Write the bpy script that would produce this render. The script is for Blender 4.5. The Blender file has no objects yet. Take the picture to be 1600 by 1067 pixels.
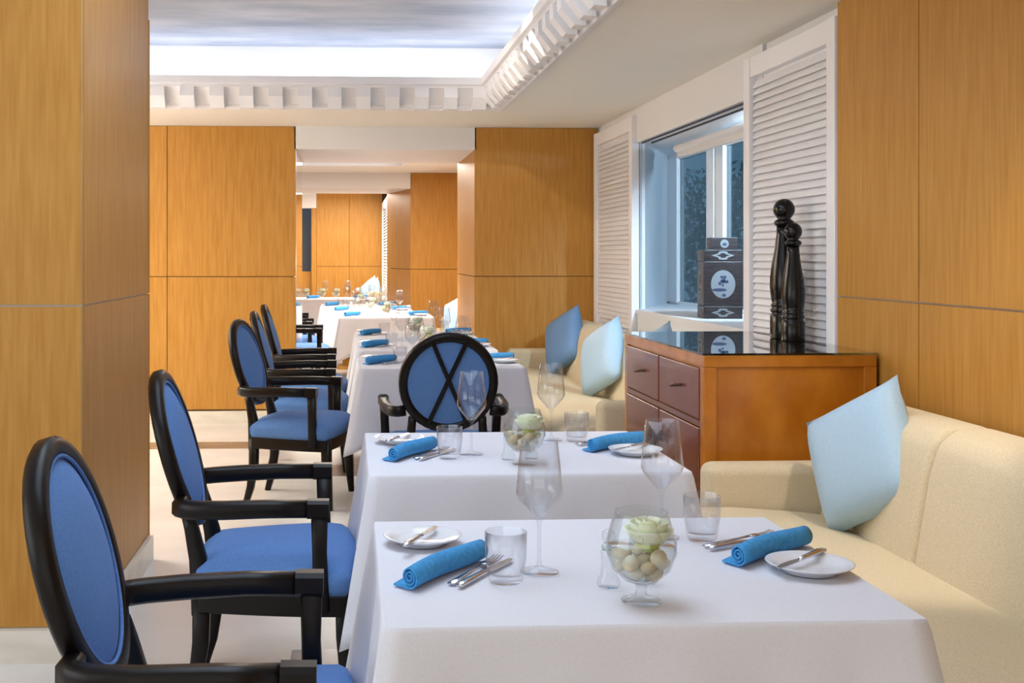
import bpy, bmesh, math, random
from mathutils import Vector, Matrix
R = math.radians
random.seed(7)
scene = bpy.context.scene
C = scene.collection

# ------------------------------------------------------------------ camera
FPX = 1800.0
cam_d = bpy.data.cameras.new('camera'); cam = bpy.data.objects.new('camera', cam_d); C.objects.link(cam)
cam_d.sensor_width = 36.0; cam_d.sensor_fit = 'HORIZONTAL'
cam_d.lens = 36.0 * FPX / 1600.0
cam_d.shift_x = (800 - 636) / 1600.0
cam_d.shift_y = (400 - 533.5) / 1600.0
cam.location = (0, 0, 1.35)
cam.rotation_euler = (R(90), 0, -math.atan(93 / 1800.0))
cam_d.clip_start = 0.05
scene.camera = cam

# ------------------------------------------------------------------ world (dusk outside the window)
w = bpy.data.worlds.new('dusk'); scene.world = w; w.use_nodes = True
bg = w.node_tree.nodes['Background']
bg.inputs[0].default_value = (0.16, 0.33, 0.46, 1); bg.inputs[1].default_value = 0.5

# ------------------------------------------------------------------ light
def area(name, loc, rot, sx, sy, power, col):
    l = bpy.data.lights.new(name, 'AREA'); l.shape = 'RECTANGLE'; l.size = sx; l.size_y = sy
    l.energy = power; l.color = col
    o = bpy.data.objects.new(name, l); C.objects.link(o); o.location = loc; o.rotation_euler = rot
    return o
def spot(name, loc, target, power, ang, col, blend=0.4, rad=0.04):
    l = bpy.data.lights.new(name, 'SPOT'); l.energy = power; l.color = col; l.spot_size = R(ang)
    l.spot_blend = blend; l.shadow_soft_size = rad
    o = bpy.data.objects.new(name, l); C.objects.link(o); o.location = loc
    o.rotation_euler = (Vector(target) - Vector(loc)).to_track_quat('-Z', 'Y').to_euler()
    return o
COOL = (0.72, 0.85, 1.0); WARM = (1.0, 0.90, 0.78); NEUT = (1.0, 0.93, 0.86)
# unseen fill lights added behind and to the left of the camera
area('front_fill', (-0.6, -2.85, 1.2), (R(112), 0, 0), 5.0, 2.0, 15, (0.82, 0.90, 1.0))
area('side_fill', (-3.9, 0.8, 1.5), (R(90), 0, R(-90)), 3.4, 1.7, 42, (0.86, 0.92, 1.0))
# unseen upward fill added to brighten the ceiling
area('rear_up_fill', (-0.8, -2.0, 1.3), (R(140), 0, 0), 4.5, 0.6, 14, (0.9, 0.95, 1.0))
area('left_up_fill', (-3.1, 6.9, 1.85), (R(180), 0, 0), 0.6, 2.6, 110, (0.92, 0.96, 1.0))
# dining room: area lights are added overhead fill out of view, then spots
area('coffer_fill', (-0.15, 3.1, 2.86), (0, 0, 0), 1.35, 2.8, 35, COOL)
area('rear_overhead_fill', (0.2, -1.0, 2.38), (0, 0, 0), 3.0, 1.8, 6, NEUT)
area('left_overhead_fill', (-3.1, 7.4, 2.38), (0, 0, 0), 1.0, 2.4, 34, WARM)
spot('sofa_downlight', (1.8, 2.95, 2.39), (1.48, 3.7, 0.45), 52, 52, WARM, 0.5)
spot('far_sofa_downlight', (0.75, 5.6, 2.86), (1.35, 7.3, 0.45), 150, 45, WARM, 0.7)
spot('pier_fill_spot', (0.3, 5.4, 2.86), (1.5, 9.36, 1.3), 90, 40, WARM, 0.8)  # extra spot added only to brighten the pier
spot('back_wall_downlight', (-0.9, 6.0, 2.86), (-0.9, 9.0, 0.3), 48, 60, WARM, 0.8)
# second room and far room
area('second_room_lamp', (0.0, 12.2, 2.36), (0, 0, 0), 1.8, 1.2, 90, WARM)
spot('second_room_downlight', (0.1, 10.9, 2.2), (0.35, 11.4, 0.6), 90, 90, WARM)
area('far_room_lamp', (-0.1, 16.9, 2.3), (0, 0, 0), 1.0, 1.6, 60, WARM)
# unseen cool spot added behind the near shutter to brighten the window reveal
spot('reveal_fill_spot', (2.36, 5.95, 2.1), (2.25, 8.4, 1.3), 170, 100, (0.55, 0.78, 1.0), 0.8)

vs = scene.view_settings
vs.view_transform = 'Standard'; vs.look = 'None'; vs.gamma = 1.0; vs.use_curve_mapping = False
vs.exposure = 0.4
scene.cycles.transparent_max_bounces = 40
scene.cycles.max_bounces = 12

# ------------------------------------------------------------------ materials
def lin(r, g, b):
    f = lambda c: (c / 255 / 12.92) if c / 255 <= 0.04045 else ((c / 255 + 0.055) / 1.055) ** 2.4
    return (f(r), f(g), f(b), 1)
M = {}
def base_mat(name, col, rough=0.5, metal=0.0, spec=0.5, coat=0.0, sheen=0.0):
    m = bpy.data.materials.new(name); m.use_nodes = True
    b = m.node_tree.nodes['Principled BSDF']
    b.inputs['Base Color'].default_value = col; b.inputs['Roughness'].default_value = rough
    b.inputs['Metallic'].default_value = metal; b.inputs['Specular IOR Level'].default_value = spec
    b.inputs['Coat Weight'].default_value = coat; b.inputs['Coat Roughness'].default_value = 0.08
    b.inputs['Sheen Weight'].default_value = sheen
    M[name] = m
    return m
def noise_col(m, c1, c2, scale=(1, 1, 1), nscale=5, detail=4, lo=0.3, hi=0.7, bump=0.0, bdist=0.002):
    nt = m.node_tree; b = nt.nodes['Principled BSDF']
    tc = nt.nodes.new('ShaderNodeTexCoord'); mp = nt.nodes.new('ShaderNodeMapping'); mp.inputs['Scale'].default_value = scale
    oi = nt.nodes.new('ShaderNodeObjectInfo'); ad = nt.nodes.new('ShaderNodeVectorMath'); ad.operation = 'ADD'
    mu = nt.nodes.new('ShaderNodeMath'); mu.operation = 'MULTIPLY'; mu.inputs[1].default_value = 37.0
    nt.links.new(oi.outputs['Random'], mu.inputs[0])
    nt.links.new(tc.outputs['Object'], mp.inputs['Vector']); nt.links.new(mp.outputs['Vector'], ad.inputs[0]); nt.links.new(mu.outputs[0], ad.inputs[1])
    nz = nt.nodes.new('ShaderNodeTexNoise'); nz.inputs['Scale'].default_value = nscale; nz.inputs['Detail'].default_value = detail
    nt.links.new(ad.outputs[0], nz.inputs['Vector'])
    rp = nt.nodes.new('ShaderNodeValToRGB'); rp.color_ramp.elements[0].position = lo; rp.color_ramp.elements[0].color = c1
    rp.color_ramp.elements[1].position = hi; rp.color_ramp.elements[1].color = c2
    nt.links.new(nz.outputs['Fac'], rp.inputs['Fac']); nt.links.new(rp.outputs['Color'], b.inputs['Base Color'])
    if bump:
        bp = nt.nodes.new('ShaderNodeBump'); bp.inputs['Strength'].default_value = bump; bp.inputs['Distance'].default_value = bdist
        nt.links.new(nz.outputs['Fac'], bp.inputs['Height']); nt.links.new(bp.outputs['Normal'], b.inputs['Normal'])
    return m
noise_col(base_mat('wood', lin(186, 134, 70), 0.42, spec=0.3), lin(180, 125, 50), lin(198, 145, 70), (14, 14, 0.9), 4, 5, 0.3, 0.72)
noise_col(base_mat('cabinet_wood', lin(150, 84, 30), 0.25, spec=0.5, coat=0.3), lin(172, 98, 14), lin(200, 126, 34), (3, 3, 2), 3, 4, 0.3, 0.75)
noise_col(base_mat('cabinet_front', lin(120, 66, 50), 0.22, spec=0.5, coat=0.35), lin(112, 58, 44), lin(138, 80, 60), (3, 10, 1), 3, 4, 0.3, 0.75)
base_mat('joint_light', lin(190, 178, 160), 0.4)
base_mat('joint_dark', lin(96, 58, 22), 0.6)
base_mat('ceiling', lin(243, 238, 228), 0.9, spec=0.1)
base_mat('white_paint', lin(236, 234, 234), 0.5, spec=0.3)
base_mat('shutter_white', lin(246, 244, 246), 0.45, spec=0.3)
base_mat('reveal', lin(222, 228, 234), 0.6, spec=0.2)
noise_col(base_mat('marble', lin(214, 206, 196), 0.32, spec=0.4), lin(218, 212, 206), lin(236, 232, 226), (1, 1, 1), 2.5, 8, 0.35, 0.7)
base_mat('inlay', lin(104, 106, 128), 0.2)
base_mat('inlay_brown', lin(140, 120, 104), 0.2)
noise_col(base_mat('baseboard', lin(226, 218, 204), 0.3), lin(214, 204, 188), lin(234, 228, 216), (1, 1, 3), 4, 6)
noise_col(base_mat('clouds', lin(170, 176, 190), 0.9, spec=0.1), lin(150, 158, 176), lin(196, 198, 206), (0.8, 2.2, 1), 1.6, 8, 0.3, 0.72)
noise_col(base_mat('cloth', lin(226, 226, 234), 0.85, spec=0.15, sheen=0.04), lin(223, 224, 233), lin(229, 230, 238), (1, 1, 1), 300, 2, 0.3, 0.7, 0.03, 0.0006)
noise_col(base_mat('napkin', lin(74, 140, 196), 0.85, spec=0.15, sheen=0.04), lin(62, 142, 204), lin(78, 160, 220), (1, 1, 1), 120, 2, 0.3, 0.7, 0.15, 0.0006)
noise_col(base_mat('blue_fabric', lin(96, 142, 206), 0.8, spec=0.2, sheen=0.04), lin(84, 124, 184), lin(96, 136, 194), (1, 1, 1), 160, 2, 0.3, 0.7, 0.15, 0.0006)
noise_col(base_mat('sofa_fabric', lin(222, 204, 166), 0.9, spec=0.15, sheen=0.04), lin(208, 190, 154), lin(228, 212, 182), (1, 1, 1), 240, 3, 0.3, 0.7, 0.25, 0.0008)
noise_col(base_mat('pillow_light', lin(170, 198, 220), 0.5, spec=0.4, sheen=0.04), lin(160, 190, 214), lin(180, 208, 228), (1, 1, 1), 260, 2, 0.2, 0.8, 0.08, 0.0008)
noise_col(base_mat('pillow_dark', lin(104, 140, 180), 0.55, spec=0.4, sheen=0.04), lin(96, 130, 172), lin(112, 150, 190), (1, 1, 1), 260, 2, 0.2, 0.8, 0.08, 0.0008)
base_mat('black_wood', lin(15, 10, 9), 0.35, spec=0.25)
base_mat('mill_black', lin(16, 12, 11), 0.2, spec=0.35)
noise_col(base_mat('box_black', lin(40, 32, 32), 0.35), lin(30, 24, 26), lin(56, 46, 44), (1, 1, 6), 14, 3)
base_mat('box_pale', lin(112, 114, 116), 0.5)
base_mat('box_ink', lin(46, 52, 74), 0.5)
base_mat('porcelain', lin(232, 234, 240), 0.12, spec=0.5)
base_mat('steel', lin(206, 206, 212), 0.16, metal=1.0)
base_mat('bronze', lin(74, 56, 46), 0.35, metal=0.7)
base_mat('track_dark', lin(60, 58, 62), 0.5)
base_mat('trunk', lin(70, 56, 44), 0.9)
noise_col(base_mat('leaf', lin(40, 70, 60), 0.6), lin(58, 100, 92), lin(96, 140, 126), (1, 1, 1), 3, 3)
noise_col(base_mat('petal', lin(236, 240, 214), 0.6, spec=0.2), lin(232, 240, 200), lin(246, 246, 232), (1, 1, 1), 30, 2)
base_mat('petal_green', lin(196, 212, 110), 0.6)
base_mat('stem_green', lin(96, 130, 50), 0.6)
noise_col(base_mat('pebble', lin(222, 206, 178), 0.5), lin(206, 172, 120), lin(236, 230, 214), (1, 1, 1), 6, 3, 0.35, 0.6)
base_mat('curtain', lin(150, 160, 176), 0.8)
base_mat('mirror', lin(225, 215, 205), 0.06, metal=1.0)
def thin_glass(name, tint, ior=1.45, rough=0.0, gain=1.0):
    m = bpy.data.materials.new(name); m.use_nodes = True; nt = m.node_tree
    nt.nodes.remove(nt.nodes['Principled BSDF']); out = nt.nodes['Material Output']
    tr = nt.nodes.new('ShaderNodeBsdfTransparent'); tr.inputs[0].default_value = tint
    gl = nt.nodes.new('ShaderNodeBsdfGlossy'); gl.inputs['Roughness'].default_value = rough
    fr = nt.nodes.new('ShaderNodeFresnel'); fr.inputs['IOR'].default_value = ior
    mul = nt.nodes.new('ShaderNodeMath'); mul.operation = 'MULTIPLY'; mul.inputs[1].default_value = gain; mul.use_clamp = True
    mx = nt.nodes.new('ShaderNodeMixShader')
    ge = nt.nodes.new('ShaderNodeNewGeometry'); mi = nt.nodes.new('ShaderNodeMapRange')   # same reflectance on both sides of the thin wall
    mi.inputs['To Min'].default_value = ior; mi.inputs['To Max'].default_value = 1 / ior
    nt.links.new(ge.outputs['Backfacing'], mi.inputs['Value']); nt.links.new(mi.outputs['Result'], fr.inputs['IOR'])
    nt.links.new(fr.outputs[0], mul.inputs[0]); nt.links.new(mul.outputs[0], mx.inputs[0])
    nt.links.new(tr.outputs[0], mx.inputs[1]); nt.links.new(gl.outputs[0], mx.inputs[2]); nt.links.new(mx.outputs[0], out.inputs[0])
    M[name] = m
thin_glass('glass', (0.955, 0.96, 0.97, 1), 1.5)
thin_glass('bowl_glass', (0.95, 0.965, 0.965, 1), 1.5)
thin_glass('green_edge_glass', (0.86, 0.94, 0.91, 1), 1.5, 0.0, 1.6)
thin_glass('window_glass', (0.72, 0.80, 0.84, 1), 1.45)
thin_glass('water', (0.95, 0.97, 0.97, 1), 1.33)
def emit_mat(name, col, s):
    m = bpy.data.materials.new(name); m.use_nodes = True; nt = m.node_tree
    b = nt.nodes['Principled BSDF']; b.inputs['Base Color'].default_value = (0.8, 0.8, 0.8, 1)
    b.inputs['Emission Color'].default_value = col; b.inputs['Emission Strength'].default_value = s
    M[name] = m
emit_mat('cove_led', (0.84, 0.90, 1.0, 1), 11)
emit_mat('cove_led_small', (0.9, 0.94, 1.0, 1), 1.6)

# ------------------------------------------------------------------ mesh helpers
class MB:
    def __init__(s): s.v = []; s.f = []
    def add(s, vs, fs):
        o = len(s.v); s.v += [tuple(p) for p in vs]; s.f += [tuple(i + o for i in f) for f in fs]; return s
    def box(s, x0, x1, y0, y1, z0, z1):
        return s.add([(x0, y0, z0), (x1, y0, z0), (x1, y1, z0), (x0, y1, z0), (x0, y0, z1), (x1, y0, z1), (x1, y1, z1), (x0, y1, z1)],
                     [(0, 3, 2, 1), (4, 5, 6, 7), (0, 1, 5, 4), (1, 2, 6, 5), (2, 3, 7, 6), (3, 0, 4, 7)])
    def prism(s, poly, z0, z1):          # poly: list of (x, y) counter-clockwise
        n = len(poly)
        return s.add([(x, y, z0) for x, y in poly] + [(x, y, z1) for x, y in poly],
                     [tuple(range(n - 1, -1, -1)), tuple(range(n, 2 * n))] + [(i, (i + 1) % n, n + (i + 1) % n, n + i) for i in range(n)])
    def lathe(s, prof, n=32, cx=0, cy=0, closed=False):
        o = []; rings = []
        for r, z in prof:
            if r < 1e-6: rings.append([len(o)]); o.append((cx, cy, z))
            else:
                rings.append(list(range(len(o), len(o) + n)))
                o += [(cx + r * math.cos(2 * math.pi * k / n), cy + r * math.sin(2 * math.pi * k / n), z) for k in range(n)]
        fs = []
        pairs = list(zip(rings, rings[1:])) + ([(rings[-1], rings[0])] if closed else [])
        for a, b in pairs:
            for k in range(n):
                k2 = (k + 1) % n
                if len(a) == 1 and len(b) == 1: continue
                if len(a) == 1: fs.append((a[0], b[k2], b[k]))
                elif len(b) == 1: fs.append((a[k], a[k2], b[0]))
                else: fs.append((a[k], a[k2], b[k2], b[k]))
        return s.add(o, fs)
    def sweep(s, pts, sizes, side, round_=0.35, closed=False):
        """rounded rectangular section swept along pts; sizes: (width along side, height); side: reference vector"""
        pts = [Vector(p) for p in pts]; n = len(pts); rings = []
        if not isinstance(sizes, list): sizes = [sizes] * n
        o = []
        for i, p in enumerate(pts):
            a = pts[(i - 1) % n] if (closed or i > 0) else p
            b = pts[(i + 1) % n] if (closed or i < n - 1) else p
            t = (b - a).normalized()
            sd = Vector((0, 0, 1)).cross(t) if side is None else Vector(side(i) if callable(side) else side); sd = (sd - t * sd.dot(t)).normalized(); up = t.cross(sd)
            w_, h_ = sizes[i][0] / 2, sizes[i][1] / 2
            c = min(w_, h_) * round_
            sec = [(w_ - c, -h_), (w_, -h_ + c), (w_, h_ - c), (w_ - c, h_), (-w_ + c, h_), (-w_, h_ - c), (-w_, -h_ + c), (-w_ + c, -h_)]
            rings.append([len(o) + k for k in range(8)])
            o += [tuple(p + sd * u + up * v) for u, v in sec]
        fs = []
        m = n if closed else n - 1
        for i in range(m):
            A, B = rings[i], rings[(i + 1) % n]
            for k in range(8): fs.append((A[k], A[(k + 1) % 8], B[(k + 1) % 8], B[k]))
        if not closed: fs.append(tuple(reversed(rings[0]))); fs.append(tuple(rings[-1]))
        return s.add(o, fs)
    def build(s, name, mat, parent=None, smooth=False, bevel=0, seg=2, loc=None, subsurf=0):
        me = bpy.data.meshes.new(name); me.from_pydata(s.v, [], s.f)
        bm = bmesh.new(); bm.from_mesh(me); bmesh.ops.recalc_face_normals(bm, faces=bm.faces); bm.to_mesh(me); bm.free()
        me.materials.append(M[mat] if isinstance(mat, str) else mat)
        if smooth:
            for p in me.polygons: p.use_smooth = True
        o = bpy.data.objects.new(name, me); C.objects.link(o)
        if parent: o.parent = parent
        if loc: o.location = loc
        if bevel:
            b = o.modifiers.new('bevel', 'BEVEL'); b.width = bevel; b.segments = seg; b.limit_method = 'ANGLE'; b.angle_limit = R(35)
        if subsurf:
            b = o.modifiers.new('sub', 'SUBSURF'); b.levels = subsurf; b.render_levels = subsurf
        if smooth == 'auto' or bevel:
            for p in me.polygons: p.use_smooth = True
            o.modifiers.new('wn', 'WEIGHTED_NORMAL') if bevel else None
        return o
def tag(o, label, cat, group=None):
    o['label'] = label; o['category'] = cat
    if group: o['group'] = group
    return o
def thing(name, label, cat, loc=(0, 0, 0), rz=0, group=None):
    o = bpy.data.objects.new(name, None); C.objects.link(o); o.empty_display_size = 0.1
    o.location = loc; o.rotation_euler = (0, 0, rz)
    return tag(o, label, cat, group)
def struct(o):
    o['kind'] = 'structure'; return o
def copy_tree(o, parent=None):
    c = o.copy(); C.objects.link(c); c.parent = parent
    for ch in [k for k in C.objects if k.parent == o]: copy_tree(ch, c)
    return c
def B(x0, x1, y0, y1, z0, z1): return MB().box(x0, x1, y0, y1, z0, z1)

# ================================================================== SETTING
CEIL = 2.40; SEAM = 1.184
floor = struct(B(-4.2, 3.2, -3, 21.2, -0.1, 0).build('floor', 'marble'))
for (x0, x1, y0, y1, m) in [(-2.2, 1.0, 8.13, 8.42, 'inlay_brown'), (-0.14, 0.16, 7.08, 7.46, 'inlay_brown'), (-0.19, -0.01, 3.80, 3.96, 'inlay'), (-0.19, -0.01, 1.9, 2.06, 'inlay')]:
    B(x0, x1, y0, y1, -0.006, 0.0015).build('inlay_tile', m, floor)

def panels(parent, axis, face, lo, hi, splits, sign, mat='wood', z0=0.11, ztop=CEIL, gap=0.006, thick=0.014, seams=(SEAM,)):
    """wood panels standing on the face of a wall. axis 'x': the face is a plane of constant x, panels run along y"""
    es = [lo] + list(splits) + [hi]; zs = [z0] + [s for s in seams if s < ztop] + [ztop]
    for a, b in zip(es, es[1:]):
        for c, d in zip(zs, zs[1:]):
            g = gap / 2
            f0, f1 = sorted((face, face + sign * thick))
            if axis == 'x': mb = B(f0, f1, a + g, b - g, c + g, d - g)
            else: mb = B(a + g, b - g, f0, f1, c + g, d - g)
            mb.build('panel', mat, parent)
# left pillar
pil = struct(B(-3.0, -0.887, 3.905, 5.16, 0, 2.875).build('wall_left', 'joint_light'))
panels(pil, 'y', 3.905, -3.0, -0.884, [-2.1], -1, thick=0.006, gap=0.008, ztop=2.87)
panels(pil, 'x', -0.887, 3.908, 5.16, [], 1, thick=0.006, gap=0.008, ztop=2.87)
panels(pil, 'y', 5.16, -3.0, -0.875, [-2.1], 1)
B(-3.0, -0.865, 3.872, 3.905, 0, 0.11).build('baseboard', 'baseboard', pil)
B(-0.887, -0.862, 3.872, 5.18, 0, 0.11).build('baseboard', 'baseboard', pil)
# outer walls out of view
struct(B(-4.2, -4.0, -3, 9.36, 0, CEIL).build('wall_far_left', 'ceiling'))
struct(B(-4.2, 2.3, -3.0, -2.9, 0, CEIL).build('wall_behind_camera', 'ceiling'))
# back wall, left part
bw = struct(B(-4.0, -0.43, 9.374, 10.6, 0, CEIL).build('wall_back', 'joint_dark'))
panels(bw, 'y', 9.374, -4.0, -0.416, [-2.8, -1.45], -1)
B(-4.0, -0.416, 9.345, 9.376, 0, 0.10).build('baseboard', 'baseboard', bw)
B(-0.432, -0.416, 9.37, 10.6, 0.1, 2.2).build('mirror_panel', 'mirror', bw)
# right pier of the back wall
pr = struct(B(1.049, 2.05, 9.374, 10.82, 0, CEIL).build('wall_pier', 'joint_dark'))
panels(pr, 'y', 9.374, 1.035, 2.06, [], -1)
panels(pr, 'x', 1.049, 9.36, 10.83, [], -1)
# header over the opening
struct(B(-0.43, 1.049, 9.36, 10.75, 2.217, CEIL).build('trim_1', 'white_paint'))
# right wall with wood panels (near part)
rw = struct(B(2.034, 2.3, -3, 4.66, 0, CEIL).build('wall_right', 'joint_light'))
panels(rw, 'x', 2.034, -3, 4.66, [-1.9, -0.7, 0.5, 1.7, 2.88, 3.98], -1, gap=0.007)
B(2.0, 2.034, -3, 4.66, 0, 0.11).build('baseboard', 'baseboard', rw)
# right wall, window part: under the sill, head, behind the shutters
ww = struct(B(2.07, 2.3, 4.66, 5.77, 0, CEIL).build('wall_window', 'white_paint'))
B(2.07, 2.12, 8.12, 9.374, 0, CEIL).build('wall_section', 'white_paint', ww)
B(2.05, 2.3, 5.77, 8.06, 0, 0.95).build('wall_section', 'white_paint', ww)
B(2.05, 2.62, 5.60, 9.2, 2.155, CEIL).build('window_head', 'white_paint', ww)
MB().prism([(2.04, 5.74), (2.64, 5.2), (2.64, 9.2), (2.58, 9.2), (2.04, 8.08)], 0.945, 0.972).build('window_sill', 'white_paint', ww)
MB().prism([(2.07, 8.06), (2.56, 9.1), (2.56, 9.2), (2.12, 9.2), (2.07, 8.12)], 0.0, 2.16).build('window_reveal', 'reveal', ww)
MB().prism([(2.07, 5.77), (2.3, 5.77), (2.64, 5.3), (2.56, 5.2)], 0.0, 2.16).build('window_reveal', 'reveal', ww)
B(2.56, 2.66, 5.2, 9.2, 0, 0.96).build('wall_section', 'white_paint', ww)
# curtain tracks and blind under the head
for i, x in enumerate((2.075, 2.145)):
    B(x, x + 0.012, 5.78, 8.05, 2.146, 2.156).build('curtain_track', 'track_dark', ww)
win = struct(B(2.565, 2.60, 5.25, 9.1, 0.97, 1.0).build('window_1', 'white_paint'))
B(2.565, 2.60, 5.25, 9.1, 2.10, 2.16).build('window_frame', 'white_paint', win)
for y0, y1 in ((8.82, 9.1), (7.92, 8.08), (7.72, 7.86), (6.5, 6.66)):
    B(2.55, 2.61, y0, y1, 0.99, 2.12).build('mullion', 'white_paint', win)
B(2.56, 2.60, 7.86, 7.92, 0.99, 2.12).build('mullion_groove', 'baseboard', win)
for y0, y1 in ((8.08, 8.82), (6.66, 7.72), (5.25, 6.5)):
    B(2.578, 2.584, y0, y1, 1.0, 2.10).build('pane', 'window_glass', win)

# ------------------------------------------------------------------ ceiling with lit coffer
ox0, ox1, oy0, oy1 = -2.0, 1.10, 1.6, 8.05      # outer edge of the cornice
PR = 0.185                                     # cornice depth
cm = MB()
zt = 2.50
for (a, b, c, d) in [(-4.2, ox0 + .02, -3, 9.37), (ox1 - .02, 2.3, -3, 9.37), (ox0 + .02, ox1 - .02, -3, oy0 + .02), (ox0 + .02, ox1 - .02, oy1 - .02, 9.37)]:
    cm.box(a, b, c, d, CEIL, zt)
ceil = struct(cm.build('ceiling', 'ceiling'))
# coffer box above
cx0, cx1, cy0, cy1 = ox0 - 0.4, ox1 + 0.36, oy0 - 0.4, oy1 + 0.40
cf = MB()
cf.box(cx0 - .05, cx0, cy0 - .05, cy1 + .05, zt, 2.9); cf.box(cx1, cx1 + .05, cy0 - .05, cy1 + .05, zt, 2.9)
cf.box(cx0, cx1, cy0 - .05, cy0, zt, 2.9); cf.box(cx0, cx1, cy1, cy1 + .05, zt, 2.9)
cf.build('coffer_side', 'white_paint', ceil)
B(cx0 - .05, cx1 + .05, cy0 - .05, cy1 + .05, 2.88, 2.95).build('coffer_painting', 'clouds', ceil)
# led strips lying behind the cornice rim
for nm, (a, b, c, d) in enumerate([(ox0, ox1, oy1 + .12, oy1 + .16), (ox0, ox1, oy0 - .16, oy0 - .12), (ox1 + .10, ox1 + .14, oy0, oy1), (ox0 - .14, ox0 - .10, oy0, oy1)]):
    B(a, b, c, d, zt + .002, zt + .022).build('led_strip', 'cove_led', ceil)
# cornice: profile (u from the outer edge towards the opening, z)
prof = [(0, 2.405), (0, 2.372), (.028, 2.366), (.034, 2.380), (.05, 2.384), (.055, 2.398), (.066, 2.402), (.138, 2.492), (.145, 2.500), (.160, 2.503), (.160, 2.520), (.182, 2.526), (.182, 2.575), (.10, 2.575), (.02, 2.502)]
def corn_pt(u, z, corner):
    x = (ox0 + u) if corner in (0, 3) else (ox1 - u)
    y = (oy0 + u) if corner in (0, 1) else (oy1 - u)
    return (x, y, z)
cor = []
for i, (a, b) in enumerate([(3, 2), (2, 1), (1, 0), (0, 3)]):
    n = len(prof)
    mb = MB().add([corn_pt(u, z, a) for u, z in prof] + [corn_pt(u, z, b) for u, z in prof],
                  [(k, (k + 1) % n, n + (k + 1) % n, n + k) for k in range(n)] + [tuple(range(n)), tuple(range(2 * n - 1, n - 1, -1))])
    cor.append(struct(mb.build('trim_%d' % (i + 2), 'white_paint')))
# dentils (one mesh shared): section in (u,z), width along the run
dsec = [(.052, 2.404), (.052, 2.362), (.104, 2.366), (.164, 2.440), (.166, 2.503), (.140, 2.5)]
n = len(dsec); dw = 0.048
dm = MB().add([(-dw, u, z) for u, z in dsec] + [(dw, u, z) for u, z in dsec], [tuple(range(n)), tuple(range(2 * n - 1, n - 1, -1))] + [(k, n + k, n + (k + 1) % n, (k + 1) % n) for k in range(n)])
d0 = dm.build('dentil', 'white_paint', cor[0])
def dentil(parent, loc, rz):
    d = d0.copy(); C.objects.link(d); d.parent = parent; d.location = loc; d.rotation_euler = (0, 0, rz)
first = True
x = ox1 - 0.19
while x > ox0 + 0.15:
    if first: d0.location = (x, oy1, 0); d0.rotation_euler = (0, 0, math.pi); first = False
    else: dentil(cor[0], (x, oy1, 0), math.pi)
    dentil(cor[2], (x, oy0, 0), 0)
    x -= 0.2
y = oy1 - 0.19
while y > oy0 + 0.15:
    dentil(cor[1], (ox1, y, 0), math.pi / 2); dentil(cor[3], (ox0, y, 0), -math.pi / 2); y -= 0.2

# ------------------------------------------------------------------ second room and far room
c2 = MB()
for (a, b, c, d) in [(-3, -1.6, 10.75, 14.5), (0.62, 3.0, 10.75, 14.5), (-1.6, 0.62, 10.75, 11.3), (-1.6, 0.62, 13.0, 14.5)]: c2.box(a, b, c, d, CEIL, 2.5)
ce2 = struct(c2.build('ceiling_second_room', 'ceiling'))
B(-1.7, 0.72, 11.2, 13.1, 2.56, 2.6).build('coffer_top', 'white_paint', ce2)
fr = MB(); fr.box(-1.64, 0.66, 12.98, 13.04, 2.365, 2.56); fr.box(0.60, 0.66, 11.3, 13.0, 2.365, 2.56); fr.box(-1.64, -1.58, 11.3, 13.0, 2.365, 2.56); fr.box(-1.6, 0.62, 11.28, 11.32, 2.365, 2.56)
fr.build('coffer_frame', 'white_paint', ce2)
B(-1.5, 0.5, 12.9, 12.93, 2.44, 2.47).build('led_strip', 'cove_led_small', ce2)
w2 = struct(B(0.80, 3.0, 14.514, 15.7, 0, CEIL).build('wall_second_pier', 'joint_dark'))
panels(w2, 'y', 14.514, 0.79, 3.0, [2.0], -1)
MB().prism([(0.80, 14.51), (0.80, 15.75), (0.54, 15.75)], 0.11, SEAM - .003).build('panel', 'wood', w2)
MB().prism([(0.80, 14.51), (0.80, 15.75), (0.54, 15.75)], SEAM + .003, 2.2).build('panel', 'wood', w2)
struct(B(1.86, 2.0, 10.82, 14.6, 0, CEIL).build('wall_second_right', 'wood'))
struct(B(-3.2, -3.0, 10.6, 19, 0, CEIL).build('wall_second_left', 'wood'))
struct(B(-3.0, 0.80, 14.5, 15.7, 2.2, CEIL).build('trim_6', 'white_paint'))
fw = struct(B(-0.5, 0.8, 18.614, 18.8, 0, CEIL).build('wall_end', 'joint_dark'))
panels(fw, 'y', 18.614, -0.50, 0.56, [0.03], -1)
struct(B(-3.0, 0.8, 15.7, 18.8, 2.38, 2.5).build('ceiling_far_room', 'ceiling'))
struct(B(-3.0, -0.5, 18.55, 18.8, 2.12, 2.4).build('trim_7', 'white_paint'))
de = struct(B(-1.6, -0.5, 19.6, 19.7, 0, 2.3).build('wall_recess', 'curtain'))
B(-1.5, -0.58, 18.7, 18.75, 0, 1.1).build('low_panel', 'wood', de)
B(-0.58, -0.50, 18.6, 18.7, 0, 2.12).build('door_jamb', 'wood', de)

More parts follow.
